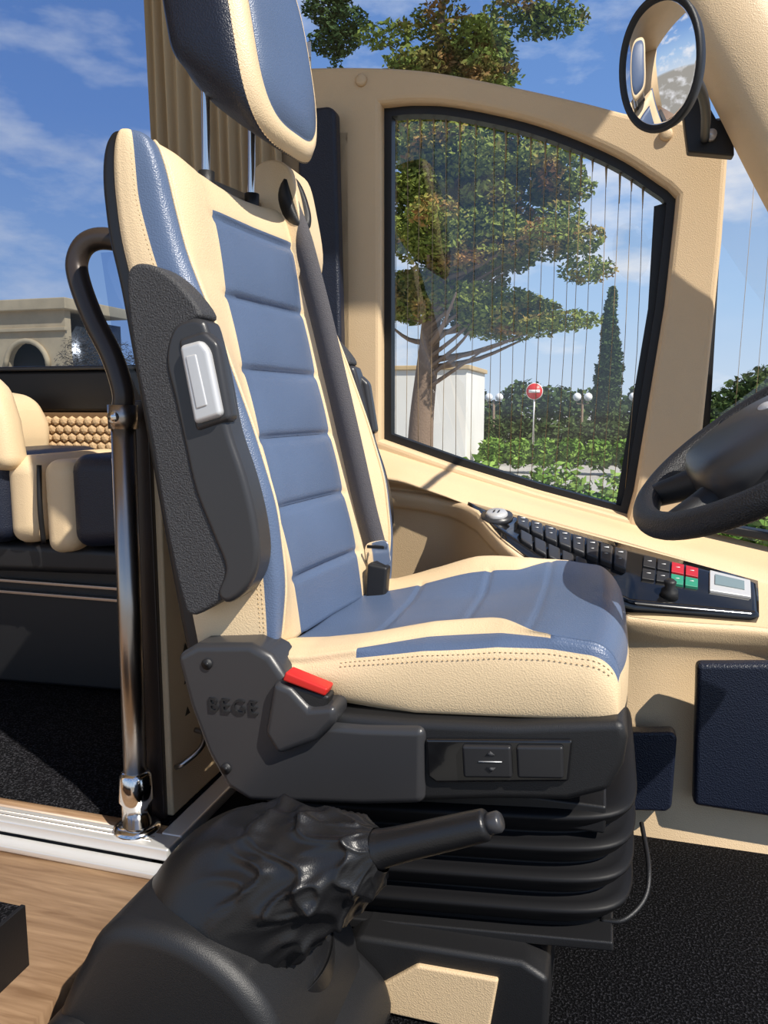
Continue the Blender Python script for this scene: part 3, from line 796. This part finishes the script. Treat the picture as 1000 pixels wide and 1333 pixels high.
for iy in range(14):
    for ix in range(70):
        cx = -2.9+ix*R0*1.80+(iy % 2)*R0*.90; cz = .615+iy*R0*1.56
        if cz > .825: continue
        k = len(V)
        for s_, yy in ((.94, 1.930), (.80, 1.922), (.35, 1.919)):
            for q in range(6):
                a = rad(60*q+30); V.append((cx+R0*s_*math.cos(a), yy, cz+R0*s_*math.sin(a)))
        for l in range(2):
            for q in range(6): F.append((k+l*6+q, k+l*6+(q+1) % 6, k+l*6+6+(q+1) % 6, k+l*6+6+q))
        F.append(tuple(k+12+q for q in range(6)))
mesh_obj("honeycomb_cells", V, F, "hexcell", smooth=False)
top()
cl = group("ceiling")
box("saloon_ceiling", -4.2, -.55, -.55, 2.05, 2.45, 2.50, "shellcream", 0)
box("sun_block_slab_driver_side", -.55, .75, 1.15, 2.05, 2.45, 2.50, "shellcream", 0)  # unseen slab added overhead to keep sun off the upper window surround
top()
box("wall_rear_bulkhead", -4.25, -4.2, -.55, 2.05, -.05, 2.45, "shellcream", 0)

# ================================================================ exterior
top()
V = [(-150, 2.2, -1.45), (150, 2.2, -1.45), (150, 220, -1.45), (-150, 220, -1.45)]
mesh_obj("ground_outside", V, [(0, 1, 2, 3)], "asphalt", smooth=False)
def foliage(name, blobs, count, size, m, flat=.5, seed=1):
    rnd = random.Random(seed); V = []; F = []
    tot = sum(b[3]*b[4]*b[5] for b in blobs)
    for (cx, cy, cz, rx, ry, rz) in blobs:
        nn = max(20, int(count*rx*ry*rz/tot))
        for _ in range(nn):
            while True:
                a, b, c = rnd.uniform(-1, 1), rnd.uniform(-1, 1), rnd.uniform(-1, 1)
                d = a*a+b*b+c*c
                if d < 1 and d > .15: break
            p = Vector((cx+a*rx, cy+b*ry, cz+c*rz)); s_ = size*rnd.uniform(.5, 1.3)
            u = Vector((rnd.uniform(-1, 1), rnd.uniform(-1, 1), rnd.uniform(-.6, .6))).normalized()
            w = u.orthogonal().normalized(); w.rotate(Matrix.Rotation(rnd.uniform(0, 6.28), 3, u)); w *= flat
            k = len(V); V += [p-u*s_, p+w*s_, p+u*s_, p-w*s_]; F.append((k, k+1, k+2, k+3))
    return mesh_obj(name, V, F, m, smooth=False)
cg_ = group("cedar_tree")
rnd = random.Random(4); TX, TY = -4.75, 20.0
tube("trunk", [(TX, TY, -1.45), (TX+.05, TY, .5), (TX+.25, TY, 2.5), (TX+.4, TY, 5), (TX+.4, TY, 8.5), (TX+.6, TY, 12.5)], .3, "bark", radii=[.40, .33, .27, .19, .12, .05])
blobs = []
for i in range(34):
    h = 1.9+i*.22+rnd.uniform(-.1, .1); a = rnd.uniform(0, 6.28)
    L = rnd.uniform(1.6, 3.2)*(1.05-.04*i*.5)
    dirx = math.cos(a)
    if dirx < -.1: L *= .45
    e = Vector((TX+.3+dirx*L*1.25, TY+math.sin(a)*L*.9, h+.25+.25*L))
    b0 = Vector((TX+.25, TY, h))
    tube("branch", [b0, b0.lerp(e, .5)+Vector((0, 0, -.15)), e], .06, "bark", radii=[.09, .055, .02], res=6, smooth_n=3)
    for q in range(4):
        f = .35+.22*q; p = b0.lerp(e, f)
        if i < 4: continue
        blobs.append((p.x+rnd.uniform(-.35, .35), p.y+rnd.uniform(-.3, .3), p.z+rnd.uniform(-.1, .25), rnd.uniform(.55, .95), rnd.uniform(.5, .9), rnd.uniform(.22, .42)))
for i in range(26):
    blobs.append((TX+.6+rnd.uniform(-2.0, 3.0), TY+rnd.uniform(-.8, .8), rnd.uniform(9.6, 13.2), rnd.uniform(.5, .9), .5, rnd.uniform(.2, .42)))
for i in range(70):
    z = rnd.uniform(2.6, 8.0); wx = 2.5 if z < 5.5 else 2.5-(z-5.5)*.6
    blobs.append((-3.0+rnd.uniform(-1.9, wx), TY+rnd.uniform(-1, 1), z, rnd.uniform(.5, .95), .7, rnd.uniform(.25, .45)))
for i in range(14):
    tube("dead_branch", [(TX+.2, TY-.2, 1.3+i*.25), (TX+1.0, TY-.3, 1.8+i*.27), (TX+2.0+rnd.uniform(-.5, .9), TY-.5, 2.3+i*.30)], .03, "bark", radii=[.06, .045, .015], res=6, smooth_n=3)
foliage("needles", blobs, 130000, .085, "leaf", .45, 3)
top()
foliage("pine_tree_crown", [(-9.5+.4*math.sin(i*2.2), 27, 13.4+i*.55, 1.0-.09*i, .8, .45) for i in range(8)]+[(-9.5, 27, -1.3+1.3*i, .3, .3, .7) for i in range(12)], 7500, .11, "leafdark", .4, 9)
ct = group("cypress_tree")
foliage("cypress_needles", [(.05+.05*math.sin(i), 35, -1.0+.5*i, .62 if 1 < i < 8 else .62-.06*abs(i-6), .55, .45) for i in range(14)], 16000, .10, "leafdark", .5, 5)
tube("cypress_trunk", [(.05, 35, -1.45), (.05, 35, 4.8)], .15, "bark", smooth_n=0, res=8, radii=[.16, .04])
top()
foliage("laurel_hedge", [(-3.0+.28*i, 8+.2*math.sin(i*1.7), -.26+.15*math.sin(i*2.3)-.010*i, .42, .5, .55) for i in range(26)]+[(-3.0+.4*i, 8, -1.0, .5, .5, .5) for i in range(18)], 40000, .055, "leafb", .5, 6)
foliage("box_hedge", [(-6+1.05*i, 32, -.6, 1.1, .8, .95+.12*math.sin(i*2.0)) for i in range(24)], 24000, .14, "leafdark", .5, 8)
foliage("shrub_row", [(-3.8+.9*i, 27, -.75, .5, .5, .55) for i in range(7)]+[(1.6+.6*i, 26, -.4, .7, .6, .9) for i in range(4)], 12000, .10, "leafb", .5, 11)
foliage("distant_tree_line", [(-30+2.4*i, 60, .6+.7*math.sin(i*1.9), 2.2, 1.5, 1.7+.5*math.sin(i*2.7)) for i in range(40)], 42000, .26, "leafdark", .6, 12)
foliage("roadside_tree", [(3.7+.55*i, 24, .9+.35*math.sin(i*2), .75, .7, .8) for i in range(10)]+[(3.7+.8*i, 24, -.5, .9, .7, 1.0) for i in range(8)], 18000, .10, "leafdark", .5, 13)
foliage("bare_shrub", [(-21.5+.6*i, 28, 2.2+.4*math.sin(i), 1.0, .8, 1.6) for i in range(5)]+[(-20.3, 28, -1.2+.4*i, .15, .15, .3) for i in range(6)], 5000, .13, "twig", .10, 14)
bw = group("white_building")
box("building_body", -8.5, -4.55, 26, 30, -1.45, 2.1, "plaster", .02)
box("building_coping", -8.6, -4.45, 25.9, 30, 2.1, 2.25, "stone", .02)
sb = group("stone_building")
outer = [(-62, -1.45), (-23.2, -1.45), (-23.2, 5.1), (-62, 5.1)]
holes = []
for i in range(8):
    cx = -25.3-i*3.6
    hl_ = [(cx-1.15, -1.2), (cx+1.15, -1.2)]+[(cx+1.15*math.cos(rad(t)), 2.65+1.15*math.sin(rad(t))) for t in range(0, 181, 15)]
    holes.append(hl_)
plate("facade", [outer]+holes, 29.6, 30, "stone", 0)
box("arcade_back", -62, -23.4, 30.6, 34, -1.45, 4.8, "darkglass", 0)
box("cornice", -62, -22.9, 29.3, 34, 5.1, 5.6, "stone", .05)
box("string_course", -62, -23.1, 29.45, 29.65, 4.2, 4.35, "stone", .02)
for i, hl_ in enumerate(holes):
    tube("arch_moulding", [(p[0], 29.55, p[1]) for p in hl_[2:]], .12, "stone", smooth_n=1, res=8)
sg = group("no_entry_sign")
tube("sign_post", [(-2.65, 30.05, -1.45), (-2.65, 30.05, 1.7)], .035, "silver", smooth_n=0, res=10)
tube("sign_disc", [(-2.65, 30.0, 1.43), (-2.65, 29.97, 1.43)], .30, "red", smooth_n=0, res=40)
tube("sign_disc_border", [(-2.65, 30.01, 1.43), (-2.65, 29.98, 1.43)], .32, "white", smooth_n=0, res=40)
box("sign_bar", -2.86, -2.44, 29.955, 29.97, 1.38, 1.49, "white", 0)
for i, x in enumerate((-4.6, -.95, 1.25)):
    lg = group("globe_street_lamp")
    tube("post", [(x, 33, -1.45), (x, 33, 1.15)], .05, "bark", smooth_n=0, res=8)
    for d in (-.22, .22):
        tube("arm", [(x, 33, .95), (x+d, 33, .98), (x+d, 33, 1.1)], .02, "bark", res=6)
        tube("globe", [(x+d, 33, 1.08+.17*(1-math.cos(t*math.pi/8))) for t in range(9)], .17, "white", smooth_n=0, res=14, radii=[max(.02, .17*math.sin(t*math.pi/8)) for t in range(9)])
top()

# ================================================================ light & sky
sunv = Vector((.58, -.36, .74)).normalized()
sl_ = bpy.data.lights.new("sun", 'SUN'); sl_.energy = 5.9; sl_.angle = rad(.6); sl_.color = (1.0, .94, .84)
so = bpy.data.objects.new("sun", sl_); COL.objects.link(so); so.rotation_euler = sunv.to_track_quat('Z', 'Y').to_euler()
so.location = (3, -2, 5)
w = bpy.data.worlds.new("world"); scene.world = w; w.use_nodes = True; nt = w.node_tree
bg = nt.nodes["Background"]
tc = nt.nodes.new("ShaderNodeTexCoord"); sp = nt.nodes.new("ShaderNodeSeparateXYZ")
nt.links.new(tc.outputs["Generated"], sp.inputs[0])
r = nt.nodes.new("ShaderNodeValToRGB"); e = r.color_ramp.elements
e[0].position = 0.0; e[0].color = (.42, .40, .36, 1)
e[1].position = 1.0; e[1].color = (.09, .18, .42, 1)
for p, c in ((.49, (.42, .40, .36, 1)), (.50, (.66, .78, .92, 1)), (.56, (.45, .65, .92, 1)), (.66, (.24, .43, .80, 1)), (.80, (.14, .28, .60, 1))):
    k = e.new(p); k.color = c
mr = nt.nodes.new("ShaderNodeMapRange"); mr.inputs["From Min"].default_value = -1; mr.inputs["From Max"].default_value = 1
nt.links.new(sp.outputs["Z"], mr.inputs["Value"]); nt.links.new(mr.outputs[0], r.inputs["Fac"])
mp = nt.nodes.new("ShaderNodeMapping"); mp.inputs["Scale"].default_value = (1, 1, 2.6); mp.inputs["Location"].default_value = (1.3, .7, .4)
nz = nt.nodes.new("ShaderNodeTexNoise"); nz.inputs["Scale"].default_value = 5.0; nz.inputs["Detail"].default_value = 7; nz.inputs["Roughness"].default_value = .55
nt.links.new(tc.outputs["Generated"], mp.inputs["Vector"]); nt.links.new(mp.outputs[0], nz.inputs["Vector"])
cr_ = nt.nodes.new("ShaderNodeValToRGB"); cr_.color_ramp.elements[0].position = .505; cr_.color_ramp.elements[1].position = .68
nt.links.new(nz.outputs["Fac"], cr_.inputs["Fac"])
mx = nt.nodes.new("ShaderNodeMixRGB"); mx.inputs["Color2"].default_value = (1.0, 1.0, 1.02, 1)
ml = nt.nodes.new("ShaderNodeMath"); ml.operation = 'MULTIPLY'; ml.inputs[1].default_value = .8
nt.links.new(cr_.outputs["Color"], ml.inputs[0]); nt.links.new(ml.outputs[0], mx.inputs["Fac"])
nt.links.new(r.outputs["Color"], mx.inputs["Color1"]); nt.links.new(mx.outputs[0], bg.inputs["Color"])
bg.inputs["Strength"].default_value = 0.95

# ================================================================ camera
cam = bpy.data.cameras.new("camera"); co = bpy.data.objects.new("camera", cam); COL.objects.link(co)
cam.sensor_fit = 'VERTICAL'; cam.sensor_height = 36.0; cam.lens = 36.0*1000/1333; cam.clip_start = .02; cam.clip_end = 600
co.location = (0, 0, .85); co.rotation_euler = (rad(90-7.8), 0, rad(16))
scene.camera = co
scene.view_settings.view_transform = 'Standard'
scene.view_settings.look = 'None'
scene.view_settings.exposure = 0.0
